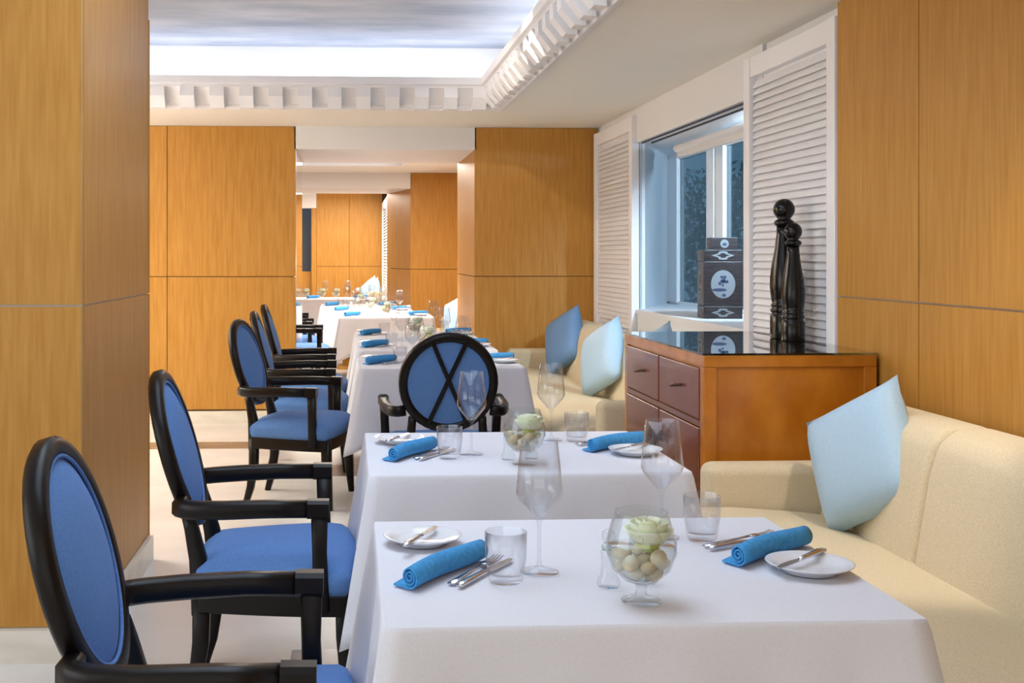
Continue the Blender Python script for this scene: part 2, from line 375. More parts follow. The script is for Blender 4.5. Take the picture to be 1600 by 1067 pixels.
def shutter(name, label, y0, y1, x, z0, z1, pitch):
    t = thing(name, label, 'shutter', (x, (y0 + y1) / 2, 0))
    h = (y1 - y0) / 2; st = 0.085
    for s in (-1, 1):
        a, b = sorted((s * h, s * (h - st)))
        B(-0.035, 0.02, a, b, z0, z1).build('stile', 'shutter_white', t, bevel=0.004)
    B(-0.03, 0.02, -h + st, h - st, z1 - 0.10, z1).build('rail', 'shutter_white', t, bevel=0.004)
    B(-0.03, 0.02, -h + st, h - st, z0, z0 + 0.10).build('rail', 'shutter_white', t, bevel=0.004)
    B(0.012, 0.02, -h + st, h - st, z0 + .1, z1 - .1).build('backing', 'shutter_white', t)
    w_ = h - st - 0.002
    sl = MB().add([(-0.014, -w_, -0.019), (0.004, -w_, 0.015), (0.002, -w_, 0.021), (-0.018, -w_, -0.015), (-0.014, w_, -0.019), (0.004, w_, 0.015), (0.002, w_, 0.021), (-0.018, w_, -0.015)],
                  [(0, 1, 2, 3), (7, 6, 5, 4), (0, 4, 5, 1), (1, 5, 6, 2), (2, 6, 7, 3), (3, 7, 4, 0)]).build('slat', 'shutter_white', t)
    z = z0 + 0.10 + pitch * 0.6; k = 0
    while z < z1 - 0.11:
        o = sl if k == 0 else sl.copy()
        if k: C.objects.link(o)
        o.parent = t; o.location = (0, 0, z); z += pitch; k += 1
    return t
shutter('louvered_shutter', 'tall white louvered shutter behind the pepper mills', 4.665, 5.765, 2.045, 0.25, 2.345, 0.036)
shutter('louvered_shutter', 'tall white louvered shutter at the far side of the window', 8.07, 9.33, 2.045, 0.25, 2.345, 0.036)
shutter('louvered_shutter', 'narrow white shutter at the end of the farthest room', 15.8, 18.5, 0.585, 0.25, 2.2, 0.045)

bl = thing('roller_blind', 'white rolled-up blind along the top of the window', 'blind', (2.3, 6.9, 2.1))
MB().sweep([(0, -1.05, 0), (0, 1.05, 0)], (0.05, 0.05), (1, 0, 0), 0.6).build('roller', 'white_paint', bl)
B(-0.004, 0.004, -1.03, 1.03, -0.05, 0.0).build('blind_sheet', 'white_paint', bl)
B(-0.012, 0.012, -1.03, 1.03, -0.068, -0.05).build('bottom_bar', 'white_paint', bl)

# trees outside the window
def tree(name, label, loc, r, h, seed):
    rnd = random.Random(seed); t = thing(name, label, 'tree', loc)
    MB().lathe([(0.09, 0), (0.07, h * 0.5), (0.03, h * 0.9), (0, h * 0.95)], 8).build('trunk', 'trunk', t, True)
    mb = MB()
    for k in range(5000):
        a = rnd.uniform(0, 6.28); u = rnd.uniform(-1, 1); q = rnd.random() ** 0.4
        p = Vector((math.cos(a) * math.sqrt(1 - u * u) * r * q, math.sin(a) * math.sqrt(1 - u * u) * r * q, h * 0.62 + u * h * 0.4 * q))
        d = Vector((rnd.uniform(-1, 1), rnd.uniform(-1, 1), rnd.uniform(-1, 1))).normalized(); e = d.orthogonal().normalized(); s = rnd.uniform(.03, .06)
        mb.add([p - d * s, p + e * s * .5, p + d * s, p - e * s * .5], [(0, 1, 2, 3)])
    f = mb.build('foliage', 'leaf', t); f['kind'] = 'stuff'
    return t
tree('garden_tree', 'dark leafy tree seen through the left window pane', (4.4, 13.2, -0.3), 1.1, 2.7, 1)
tree('garden_tree', 'dark leafy tree seen through the right window pane', (4.6, 10.4, -0.3), 1.2, 2.9, 2)
struct(B(2.66, 9, 3, 16, -0.4, -0.3).build('ground_outside', 'leaf'))

# ================================================================== FURNITURE
def make_chair(label):
    t = thing('oval_back_armchair', label, 'chair', group='oval-back armchairs')
    # seat and apron outline (x forward)
    def outline(inset, nf=10):
        p = []
        for k in range(nf + 1):
            a = k / nf; p.append((-0.23 + 0.02 * math.sin(math.pi * a) * 0 + inset - 0.025 * math.sin(math.pi * a), -(0.225 - inset) + 2 * (0.225 - inset) * a))
        for k in range(nf + 1):
            a = k / nf; p.append((-0.23 + inset + 0.435 * a - inset * 2 * a, 0.225 - inset + 0.065 * math.sin(a * math.pi / 2)))
        for k in range(1, nf):
            a = k / nf; p.append((0.205 - inset + 0.03 * math.sin(math.pi * a), (0.29 - inset) * (1 - 2 * a)))
        for k in range(nf + 1):
            a = 1 - k / nf; p.append((-0.23 + inset + 0.435 * a - inset * 2 * a, -(0.225 - inset + 0.065 * math.sin(a * math.pi / 2))))
        return p
    mb = MB(); rings = []
    for inset, z in [(0.004, .372), (-.004, .39), (-.006, .42), (0.0, .435), (.02, .452), (.06, .466), (.12, .476), (.17, .480)]:
        rings.append([(x, y, z) for x, y in outline(inset)])
    n = len(rings[0]); vs = [p for r in rings for p in r]; fs = []
    for i in range(len(rings) - 1):
        for k in range(n): fs.append((i * n + k, i * n + (k + 1) % n, (i + 1) * n + (k + 1) % n, (i + 1) * n + k))
    fs.append(tuple(range((len(rings) - 1) * n, len(rings) * n))); fs.append(tuple(range(n - 1, -1, -1)))
    seat = mb.add(vs, fs).build('seat', 'blue_fabric', t, True)
    ap = [(x, y) for x, y in outline(0.0)]
    MB().prism(ap[:-1], 0.312, 0.374).build('apron', 'black_wood', t, bevel=0.006)
    # back: leaning plane
    lean = R(16); ux = -math.sin(lean); uz = math.cos(lean); base = Vector((-0.247, 0, 0.52))
    nrm = Vector((uz, 0, -ux))                       # pointing forward/up
    def bp(v, w_, d=0.0): return base + Vector((ux, 0, uz)) * w_ + Vector((0, v, 0)) + nrm * d
    hw, hh, cw = 0.212, 0.226, 0.248
    N = 40
    ring = [bp(hw * math.cos(2 * math.pi * k / N), cw + hh * math.sin(2 * math.pi * k / N)) for k in range(N)]
    fr_ = MB().sweep(ring, (0.042, 0.042), lambda i: bp(hw * math.cos(2 * math.pi * i / N), hh * math.sin(2 * math.pi * i / N)) - base, 0.45, closed=True).build('back_frame', 'black_wood', t, True)
    def pad(d0, dome, name, parent):
        mb = MB(); vs = []; fs = []; nr = 7
        for i in range(nr):
            q = 1 - i / nr
            for k in range(N): vs.append(bp(q * (hw - .016) * math.cos(2 * math.pi * k / N), cw + q * (hh - .016) * math.sin(2 * math.pi * k / N), d0 + dome * (1 - q ** 3)))
        vs.append(bp(0, cw, d0 + dome)); c_ = len(vs) - 1
        for i in range(nr - 1):
            for k in range(N): fs.append((i * N + k, i * N + (k + 1) % N, (i + 1) * N + (k + 1) % N, (i + 1) * N + k))
        for k in range(N): fs.append(((nr - 1) * N + k, (nr - 1) * N + (k + 1) % N, c_))
        mb.add(vs, fs); return mb.build(name, 'blue_fabric', parent, True)
    pad(0.006, 0.030, 'back_cushion', t)
    rp_ = pad(-0.008, -0.004, 'rear_upholstery', t)
    # welt around the front cushion
    wl = [bp((hw - .02) * math.cos(2 * math.pi * k / N), cw + (hh - .02) * math.sin(2 * math.pi * k / N), 0.014) for k in range(N)]
    MB().sweep(wl, (0.008, 0.008), lambda i: bp(math.cos(2 * math.pi * i / N), math.sin(2 * math.pi * i / N)) - base, 0.6, closed=True).build('welt', 'blue_fabric', t, True)
    # crossed bars on the rear
    for s in (-1, 1):
        a0 = R(90 - s * 22); a1 = R(270 - s * 26)
        MB().sweep([bp(hw * math.cos(a0), cw + hh * math.sin(a0), -0.018), bp(hw * math.cos(a1), cw + hh * math.sin(a1), -0.018)], (0.019, 0.016), (0, 1, 0), 0.3).build('cross_bar', 'black_wood', t)
    for s in (-1, 1):
        # stile from the oval to the seat, continuing as the rear leg
        MB().sweep([bp(s * 0.165, 0.075), bp(s * 0.168, 0.03), (-0.235, s * 0.175, 0.46), (-0.225, s * 0.19, 0.37), (-0.225, s * 0.195, 0.30)],
                   [(0.036, 0.036), (0.038, 0.04), (0.044, 0.05), (0.046, 0.056), (0.044, 0.05)], (0, 1, 0), 0.35).build('stile', 'black_wood', t, True)
        MB().sweep([(-0.222, s * 0.195, 0.36), (-0.224, s * 0.196, 0.22), (-0.24, s * 0.20, 0.1), (-0.268, s * 0.205, 0.0)],
                   [(0.044, 0.05), (0.042, 0.048), (0.036, 0.04), (0.03, 0.03)], (0, 1, 0), 0.3).build('leg', 'black_wood', t, True)
        # front leg
        MB().sweep([(0.195, s * 0.255, 0.372), (0.197, s * 0.256, 0.25), (0.205, s * 0.258, 0.12), (0.215, s * 0.26, 0.0)],
                   [(0.052, 0.052), (0.05, 0.05), (0.042, 0.042), (0.03, 0.03)], (0, 1, 0), 0.25).build('leg', 'black_wood', t, True)
        # arm: sweeps out of the oval's side, then forward
        ap_ = [bp(s * 0.2, 0.11, 0.0), (-0.282, s * 0.236, 0.622), (-0.262, s * 0.254, 0.621), (-0.232, s * 0.268, 0.621), (-0.15, s * 0.284, 0.623), (-0.02, s * 0.29, 0.627), (0.09, s * 0.29, 0.626)]
        arm = MB().sweep(ap_, [(0.04, 0.05), (0.042, 0.05), (0.043, 0.05), (0.044, 0.05), (0.046, 0.05), (0.048, 0.048), (0.05, 0.046)], None, 0.4).build('arm', 'black_wood', t, True)
        MB().sweep([(0.09, s * 0.29, 0.627), (0.152, s * 0.29, 0.626)], (0.053, 0.052), (0, 1, 0), 0.35).build('arm_end', 'black_wood', arm)
        MB().sweep([(0.125, s * 0.288, 0.61), (0.125, s * 0.282, 0.5), (0.13, s * 0.276, 0.33)], [(0.044, 0.048), (0.042, 0.042), (0.044, 0.048)], (0, 1, 0), 0.25).build('arm_post', 'black_wood', t, True)
    return t
CHX = -0.205
ch0 = make_chair('blue oval-back armchair nearest the camera, at the front table')
ch0.location = (CHX, 2.27, 0)
def chair(label, x, y, rz):
    c = copy_tree(ch0); c['label'] = label; c.location = (x, y, 0); c.rotation_euler = (0, 0, R(rz)); return c
chair('blue oval-back armchair at the second table, beside the wood pillar edge', CHX, 3.60, 0)
chair('blue oval-back armchair at the third table, front one of the three behind', CHX - 0.04, 6.42, -13)
chair('blue oval-back armchair at the fourth table, middle of the three behind', CHX - 0.02, 7.45, 0)
chair('blue oval-back armchair at the fifth table, last before the back wall', CHX - 0.03, 8.50, 0)
chair('armchair seen from behind with black crossed bars over its blue oval back', 0.47, 5.68, 90)
chair('armchair beyond the opening at the sixth table, nearest of the far row', -0.40, 11.5, 0)
chair('armchair beyond the opening at the seventh table, second of the far row', -0.53, 12.7, 0)
chair('armchair beyond the opening at the eighth table, third of the far row', -0.63, 13.9, 0)

# ------------------------------------------------------------------ tables and cloths
TH = 0.75
ORD = {1: 'nearest table', 2: 'second table from the front', 3: 'third table from the front', 4: 'fourth table from the front', 5: 'fifth table from the front',
       6: 'first table beyond the opening', 7: 'second table beyond the opening', 8: 'third table beyond the opening', 9: 'long table at the far end'}
def cloth_mesh(hx, hy, drop=0.36, seed=0):
    rnd = random.Random(seed); ph = [rnd.uniform(0, 6.28) for _ in range(4)]
    ns = 26; cr = 0.018; out = []
    def side(x0, y0, x1, y1):
        for k in range(ns): a = k / ns; out.append((x0 + (x1 - x0) * a, y0 + (y1 - y0) * a))
    side(-hx, -hy, hx, -hy); side(hx, -hy, hx, hy); side(hx, hy, -hx, hy); side(-hx, hy, -hx, -hy)
    per = []
    for (x, y) in out:
        dx = hx - abs(x); dy = hy - abs(y)
        dist = math.hypot(min(dx, dy) if False else dx, dy)
        c = math.exp(-(max(dx, dy) / 0.075) ** 2)
        onx = dx < 1e-6; ony = dy < 1e-6
        nx = (1 if x > 0 else -1) if onx else 0; ny = (1 if y > 0 else -1) if ony else 0
        if not (onx and ony):
            # turn the normal towards the diagonal near a corner
            if onx: ny = (1 if y > 0 else -1) * c
            else: nx = (1 if x > 0 else -1) * c
        l = math.hypot(nx, ny); per.append((x, y, nx / l, ny / l, c))
    vs = []; fs = []; n = len(per)
    rows = [0.0, 0.012, 0.03, 0.07, 0.15, 0.3, 0.45, 0.6, 0.75, 0.9, 1.0]
    for t in rows:
        for k, (x, y, nx, ny, c) in enumerate(per):
            s = k / n * 6.28
            o_ = 0.004 * min(1, t / 0.02) + 0.028 * t + 0.085 * c * t + t * (1 - c) * (0.010 * math.sin(9 * s + ph[0]) + 0.008 * math.sin(17 * s + ph[1]))
            # hollow beside each corner fold
            hol = math.exp(-((-math.log(max(c, 1e-9))) ** .5 - 1.5) ** 2 / 0.3) if c < 0.999 else 0
            o_ -= 0.022 * hol * t
            z = TH + 0.004 - 0.004 * min(1, t / 0.012) * 0.8 - (drop + 0.09 * c) * t
            vs.append((x + nx * o_, y + ny * o_, z))
    for i in range(len(rows) - 1):
        for k in range(n): fs.append((i * n + k, i * n + (k + 1) % n, (i + 1) * n + (k + 1) % n, (i + 1) * n + k))
    fs.append(tuple(range(n)))
    return MB().add(vs, fs)
def table(k, cx, cy, hx=0.445, hy=0.37, drop=0.36):
    t = thing('dining_table', 'wooden dining table under the white cloth, the ' + ORD[k], 'table', (cx, cy, 0), 0, 'cloth-covered dining tables')
    B(-hx + .01, hx - .01, -hy + .01, hy - .01, 0.715, TH - 0.002).build('tabletop', 'wood', t)
    B(-0.2, 0.2, -0.17, 0.17, 0.04, 0.715).build('pedestal', 'wood', t, bevel=0.005)
    B(-0.26, 0.26, -0.23, 0.23, 0.0, 0.04).build('base', 'wood', t, bevel=0.005)
    c = cloth_mesh(hx, hy, drop, k).build('tablecloth', 'cloth', None, True)
    c.location = (cx, cy, 0)
    c.modifiers.new('sol', 'SOLIDIFY').thickness = 0.0025
    for p in c.data.polygons:
        if len(p.vertices) > 4: p.use_smooth = False
    tag(c, 'white tablecloth draped over the ' + ORD[k], 'tablecloth', 'white tablecloths')

# ---- tableware masters (made once, then copied)
def lathe_obj(name, prof, mat, n=40, parent=None): return MB().lathe(prof, n).build(name, mat, parent, True)
masters = {}
def m_wine():
    o = lathe_obj('wine_glass', [(0, 0.0), (.036, 0.0), (.0365, .0015), (.030, .004), (.010, .007), (.0045, .014), (.0036, .03), (.0036, .088), (.005, .096), (.012, .103), (.040, .137), (.0445, .148), (.042, .175), (.0345, .247),
                                 (.0335, .247), (.041, .175), (.0432, .149), (.039, .139), (.011, .106), (0, .102)], 'glass'); return o
def m_tumbler():
    return lathe_obj('tumbler', [(0, 0), (.027, 0), (.031, .004), (.0375, .045), (.0385, .092), (.0372, .093), (.036, .045), (.029, .014), (0, .012)], 'glass')
def m_plate():
    return lathe_obj('bread_plate', [(0, .004), (.045, .004), (.046, .0), (.050, .0), (.052, .005), (.066, .010), (.080, .0165), (.081, .018), (.079, .0185), (.064, .0135), (.052, .009), (.046, .007), (0, .007)], 'porcelain', 48)
def m_knife(L=0.22, nm='table_knife'):
    t = bpy.data.objects.new(nm, None); C.objects.link(t)
    MB().sweep([(-L / 2, 0, .005), (-L / 2 + .02, 0, .0055), (-.01, 0, .005), (.005, 0, .0045)], [(.013, .006), (.014, .008), (.010, .007), (.008, .005)], (0, 1, 0), .5).build('handle', 'steel', t, True)
    MB().prism([(.004, -.005), (.03, -.009), (L / 2 - .03, -.010), (L / 2 - .006, -.006), (L / 2, .004), (L / 2 - .03, .006), (.004, .005)], .003, .0046).build('blade', 'steel', t)
    return t
def m_fork(L=0.2):
    t = bpy.data.objects.new('table_fork', None); C.objects.link(t)
    MB().sweep([(-L / 2, 0, .003), (-L / 2 + .03, 0, .004), (0, 0, .006), (L / 2 - .07, 0, .008)], [(.015, .003), (.014, .003), (.006, .004), (.006, .003)], (0, 1, 0), .4).build('handle', 'steel', t, True)
    h = MB().sweep([(L / 2 - .072, 0, .008), (L / 2 - .06, 0, .0065), (L / 2 - .045, 0, .006)], [(.006, .003), (.02, .0025), (.024, .002)], (0, 1, 0), .3).build('head', 'steel', t, True)
    for q in range(4):
        y_ = -.0095 + q * .0063
        MB().sweep([(L / 2 - .046, y_, .006), (L / 2 - .02, y_, .006), (L / 2, y_, .010)], [(.004, .002), (.0035, .002), (.002, .0015)], (0, 1, 0), .3).build('tine', 'steel', h)
    return t
def m_napkin(L=0.25):
    # one sheet rolled into a spiral with a loose tail lying flat
    sec = []
    T = 2.6
    for k in range(46):
        a = k / 45; r = .004 + .0155 * a; th = -T * 2 * math.pi * (1 - a) - math.pi / 2
        sec.append((r * math.cos(th), .0205 + r * math.sin(th)))
    sec += [(.012, .0012), (.024, .0014), (.036, .0012)]
    vs = []; fs = []; n = len(sec); m = 9
    for i in range(m):
        a = i / (m - 1); s_ = 0.94 + 0.10 * math.sin(a * math.pi) ; off = .004 * math.sin(a * 5)
        for (u, v) in sec: vs.append((-L / 2 + L * a + .006 * (u / .03), u * s_ + off, v * s_))
    for i in range(m - 1):
        for k in range(n - 1): fs.append((i * n + k, i * n + k + 1, (i + 1) * n + k + 1, (i + 1) * n + k))
    o = MB().add(vs, fs).build('rolled_napkin', 'napkin', None, True)
    s = o.modifiers.new('sol', 'SOLIDIFY'); s.thickness = .0026; s.offset = 1
    return o
def m_shaker():
    t = bpy.data.objects.new('salt_shaker', None); C.objects.link(t)
    lathe_obj('body', [(0, 0), (.019, 0), (.021, .003), (.020, .012), (.0145, .022), (.013, .045), (.0145, .062), (.012, .068), (0, .069)], 'bowl_glass', 24, t)
    lathe_obj('collar', [(0, .066), (.0125, .066), (.0135, .072), (.010, .077), (0, .077)], 'green_edge_glass', 24, t)
    lathe_obj('ball_top', [(0, .076), (.007, .078), (.0115, .085), (.0125, .091), (.0105, .098), (.005, .102), (0, .103)], 'bowl_glass', 24, t)
    return t
def m_bowl():
    t = bpy.data.objects.new('flower_bowl', None); C.objects.link(t)
    lathe_obj('bowl', [(0, 0), (.034, 0), (.035, .002), (.028, .005), (.010, .010), (.0085, .022), (.012, .030), (.030, .037), (.050, .056), (.0605, .084), (.060, .104), (.050, .138), (.0445, .152), (.0455, .155), (.0432, .1545),
                       (.0435, .151), (.0485, .137), (.0585, .104), (.059, .085), (.0485, .058), (.029, .040), (0, .036)], 'bowl_glass', 44, t)
    lathe_obj('water', [(0, .0375), (.028, .0415), (.0475, .0595), (.0575, .083), (.0578, .094), (0, .0935)], 'water', 36, t)
    rnd = random.Random(3)
    sp = [(-.018, -.014, .052), (.014, -.02, .050), (.0, .018, .051), (.028, .006, .060), (-.03, .012, .062), (-.006, -.034, .066), (.026, -.026, .068), (-.032, -.02, .072), (.004, .0, .070), (.036, .02, .078), (-.012, .034, .074), (-.042, .0, .084), (.012, -.038, .082), (.0, .012, .086)]
    s0 = None
    for i, p in enumerate(sp):
        if i == 0:
            bm = bmesh.new(); bmesh.ops.create_icosphere(bm, subdivisions=2, radius=0.0145)
            for v in bm.verts: v.co = Vector((v.co.x * 1.15, v.co.y * .9, v.co.z * .72))
            me = bpy.data.meshes.new('stone'); bm.to_mesh(me); bm.free(); me.materials.append(M['pebble'])
            for q in me.polygons: q.use_smooth = True
            s0 = bpy.data.objects.new('stone', me); o = s0
        else: o = s0.copy()
        C.objects.link(o); o.parent = t; o.location = p; o.rotation_euler = (rnd.uniform(-.5, .5), rnd.uniform(-.5, .5), rnd.uniform(0, 6)); q = rnd.uniform(.8, 1.15); o.scale = (q, q, q)
    f = MB().lathe([(0, -.03), (.010, -.028), (.018, -.018), (.021, -.002), (.014, .01), (0, .012)], 16).build('flower', 'petal_green', t, True, loc=(.014, 0, .117)); f.scale = (1.15, 1.15, 1.15)
    for ring_, (cnt, rr, hh, tilt, wd) in enumerate([(4, .007, .026, 4, .016), (5, .013, .027, 14, .020), (6, .019, .026, 26, .024), (7, .023, .022, 44, .026)]):
        for k in range(cnt):
            a = 2 * math.pi * k / cnt + ring_ * .5
            vs = []; fs = []
            for i in range(5):
                u = i / 4
                for j in range(5):
                    v = j / 4 - .5
                    wdt = wd * math.sin(math.pi * (0.25 + 0.6 * u)) ** .7
                    aa = v * wdt * 2 / max(rr, .012) * .6
                    r_ = rr + math.sin(R(tilt)) * hh * u - .004 * (1 - u) ** 2 * 0
                    vs.append((r_ * math.cos(aa), r_ * math.sin(aa), -.014 + hh * 1.3 * u * math.cos(R(tilt))))
            for i in range(4):
                for j in range(4): fs.append((i * 5 + j, i * 5 + j + 1, (i + 1) * 5 + j + 1, (i + 1) * 5 + j))
            pt = MB().add(vs, fs).build('petal', 'petal', f, True); pt.rotation_euler = (0, 0, a)
            pt.modifiers.new('sol', 'SOLIDIFY').thickness = .0008
    MB().sweep([(.016, 0, .10), (.012, .002, .08), (.008, .006, .062)], (.004, .004), (1, 0, 0), .5).build('flower_stem', 'stem_green', t)
    return t
masters = {'wine': m_wine(), 'tumbler': m_tumbler(), 'plate': m_plate(), 'knife': m_knife(), 'butter': m_knife(.185, 'butter_knife'), 'fork': m_fork(), 'napkin': m_napkin(), 'shaker': m_shaker(), 'bowl': m_bowl()}
used = set()
def put(kind, loc, rz, label, cat, group):
    m = masters[kind]
    o = m if kind not in used else copy_tree(m)
    used.add(kind)
    if kind == 'napkin': o.scale = (1.0, 1.14, 1.14)
    o.location = loc; o.rotation_euler = (0, 0, rz)
    return tag(o, label, cat, group)
ZT = TH + 0.0065
def lay(k, cx, cy, full=True, skip=()):
    rnd = random.Random(k * 11)
    T = ORD[k]
    j = (lambda s=0.008: rnd.uniform(-s, s)) if k > 1 else (lambda s=0: 0)
    for sd, side in ((-1, 'chair side'), (1, 'sofa side')):
        if sd < 0:
            W, TU, PL, NA, na, CU, ca = (-.145, -.065), (-.217, -.128), (-.35, .165), (-.322, -.07), 54, (-.256, -.066), 57
            BK, ba = (-.355, .14), 66
        else:
            W, TU, PL, NA, na, CU, ca = (.158, .185), (.237, .165), (.365, -.085), (.335, .03), 40, (.315, .135), 28
            BK, ba = (.352, -.078), 222
        jx, jy = j(.012), j(.012)
        P = lambda q: (cx + q[0] + jx, cy + q[1] + jy, ZT)
        put('wine', P(W), rnd.uniform(0, 6), 'empty clear wine glass on the %s of the %s' % (side, T), 'wine glass', 'wine glasses')
        put('tumbler', P(TU), 0, 'clear water tumbler on the %s of the %s' % (side, T), 'tumbler', 'water tumblers')
        put('napkin', P(NA), R(na + j(5) * (k > 1) * 300 / 300), 'rolled blue cloth napkin on the %s of the %s' % (side, T), 'napkin', 'rolled napkins')
        p = P(PL); put('plate', p, 0, 'small white bread plate on the %s of the %s' % (side, T), 'plate', 'bread plates')
        if full:
            put('butter', (p[0] + BK[0] - PL[0], p[1] + BK[1] - PL[1], ZT + .017), R(ba), 'butter knife resting on the bread plate, %s of the %s' % (side, T), 'knife', 'butter knives')
            c = P(CU); a = R(ca); nx, ny = math.sin(a), -math.cos(a)
            put('knife', (c[0] + nx * .012, c[1] + ny * .012, ZT), a, 'steel table knife beside the napkin, %s of the %s' % (side, T), 'knife', 'table knives')
            put('fork', (c[0] - nx * .010, c[1] - ny * .010, ZT), a, 'steel fork beside the napkin, %s of the %s' % (side, T), 'fork', 'table forks')
    put('bowl', (cx + .0, cy - .255 + j(.02), ZT), rnd.uniform(-.3, .3), 'footed glass bowl with pebbles and pale rose on the ' + T, 'flower bowl', 'flower bowls')
    if full:
        put('shaker', (cx - .036, cy - .165, ZT), 0, 'clear shaker with ball top, left of the pair on the ' + T, 'shaker', 'clear salt shakers')
        put('shaker', (cx + .034, cy - .150, ZT), 0, 'clear shaker with ball top, right of the pair on the ' + T, 'shaker', 'clear salt shakers')
TX = 0.505
for k, cy in ((1, 2.215), (2, 3.51), (3, 6.47), (4, 7.64), (5, 8.78)):
    table(k, TX, cy); lay(k, TX, cy)
for k, cx, cy in ((6, 0.38, 11.55), (7, 0.25, 12.72), (8, 0.14, 13.95)):
    table(k, cx, cy, 0.46, 0.39); lay(k, cx, cy, False)
table(9, -0.16, 16.3, 0.56, 0.44)
lay(9, -0.16, 16.3, False)
for q, (x, y) in enumerate(((-.58, 16.02), (-0.36, 16.02))):
    put('bowl', (x, y, ZT), q, ['left', 'right'][q] + ' extra flower bowl on the long table at the far end', 'flower bowl', 'flower bowls')

# ------------------------------------------------------------------ sofas
def rbox(x0, x1, y0, y1, z0, z1, name, mat, parent, bev=0.04, seg=4):
    return B(x0, x1, y0, y1, z0, z1).build(name, mat, parent, bevel=bev, seg=seg)
def sofa(label, y0, y1, cuts, near_arm=True, xo=0.0):
    t = thing('banquette_sofa', label, 'sofa', (1.5 + xo, y0, 0)); L = y1 - y0
    rbox(-0.38, 0.475, 0.02, L - .02, 0.06, 0.30, 'base', 'sofa_fabric', t, 0.02)
    ya = 0.14 if near_arm else 0.0; yb = L - 0.14
    # seat: slopes down towards the back, crowned front
    vs = [(-.40, .40), (-.41, .33), (-.39, .30), (.30, .30), (.30, .415), (.1, .445), (-.15, .465), (-.30, .465), (-.375, .445)]
    n = len(vs); mb = MB().add([(x, ya + .003, z) for x, z in vs] + [(x, yb - .003, z) for x, z in vs], [tuple(range(n)), tuple(range(2 * n - 1, n - 1, -1))] + [(k, n + k, n + (k + 1) % n, (k + 1) % n) for k in range(n)])
    mb.build('seat_cushion', 'sofa_fabric', t, bevel=0.02, seg=3)
    es = [ya] + [c - y0 for c in cuts] + [yb + 0.02]
    for a, b in zip(es, es[1:]):
        ps = [(.17, .38), (.225, .70), (.255, .795), (.31, .835), (.42, .84), (.475, .80), (.475, .30), (.22, .30)]
        n = len(ps); mb = MB().add([(x, a + .004, z) for x, z in ps] + [(x, b - .004, z) for x, z in ps], [tuple(range(n)), tuple(range(2 * n - 1, n - 1, -1))] + [(k, n + k, n + (k + 1) % n, (k + 1) % n) for k in range(n)])
        mb.build('back_cushion', 'sofa_fabric', t, bevel=0.03, seg=4)
    rbox(-0.22, 0.475, L - .13, L, 0.06, 0.605, 'arm', 'sofa_fabric', t, 0.04)
    if near_arm: rbox(-0.22, 0.475, 0, .13, 0.06, 0.605, 'arm', 'sofa_fabric', t, 0.04)
    for x in (-.33, .42):
        for y in (.08, L - .08): MB().lathe([(0, 0), (.02, 0), (.026, .065), (0, .065)], 12, x, y).build('foot', 'black_wood', t)
    return t
sofa('cream upholstered banquette sofa beside the nearest table', 1.1, 4.16, [1.95, 2.70, 3.36])
sofa('cream upholstered banquette sofa under the window, behind the cabinet', 5.80, 9.30, [6.9, 8.1])
sofa('cream banquette sofa beyond the opening behind the pier', 10.95, 14.3, [12.1, 13.2], True, -0.12)

sofa('cream banquette sofa in the farthest room', 16.82, 18.45, [17.6], False, -1.46)

def pillow(label, loc, rot, mat, s=0.42, group='scatter pillows'):
    N = 14; vs = []; fs = []
    for side in (1, -1):
        for i in range(N + 1):
            for j in range(N + 1):
                u = i / N * 2 - 1; v = j / N * 2 - 1
                th = 0.075 * (max(0, (1 - u ** 4) * (1 - v ** 4))) ** 0.55
                k = 1 - 0.07 * (1 - (u * v) ** 2) * (abs(u) ** 3 + abs(v) ** 3) / 2
                vs.append((side * th, u * s / 2 * k, v * s / 2 * k))
    m = (N + 1) ** 2
    for sd in (0, 1):
        for i in range(N):
            for j in range(N):
                a = sd * m + i * (N + 1) + j; f = (a, a + 1, a + N + 2, a + N + 1); fs.append(f if sd == 0 else f[::-1])
    mb = MB().add(vs, fs)
    o = mb.build('scatter_pillow', mat, None, True)
    bm = bmesh.new(); bm.from_mesh(o.data); bmesh.ops.remove_doubles(bm, verts=bm.verts, dist=1e-5); bmesh.ops.recalc_face_normals(bm, faces=bm.faces); bm.to_mesh(o.data); bm.free()
    o.location = loc; o.rotation_euler = rot
    return tag(o, label, 'pillow', group)
# rot: x = in-plane tilt about the pillow normal, y = lean back, z = yaw
pillow('large pale blue satin pillow tilted on the near sofa', (1.70, 3.72, 0.685), (R(-30), R(14), R(20)), 'pillow_light', 0.42)
pillow('darker slate-blue pillow at the far end of the window sofa', (1.66, 8.78, 0.70), (R(-26), R(14), R(20)), 'pillow_dark', 0.44)
pillow('pale blue pillow in the middle of the window sofa', (1.635, 7.35, 0.69), (R(-26), R(14), R(14)), 'pillow_light', 0.44)
pillow('pale pillow half hidden behind the cabinet top', (1.68, 6.30, 0.72), (R(-30), R(14), R(20)), 'pillow_light', 0.42)
pillow('pale blue pillow peeking past the pier beyond the opening', (1.13, 11.6, 0.72), (R(-22), R(12), R(30)), 'pillow_light', 0.46)
pillow('pale blue pillow at the far end, left of two', (0.33, 17.6, 0.78), (R(-30), R(12), R(30)), 'pillow_light', 0.42)
pillow('pale blue pillow at the far end, right of two', (0.36, 17.12, 0.76), (R(-30), R(12), R(30)), 'pillow_light', 0.42)

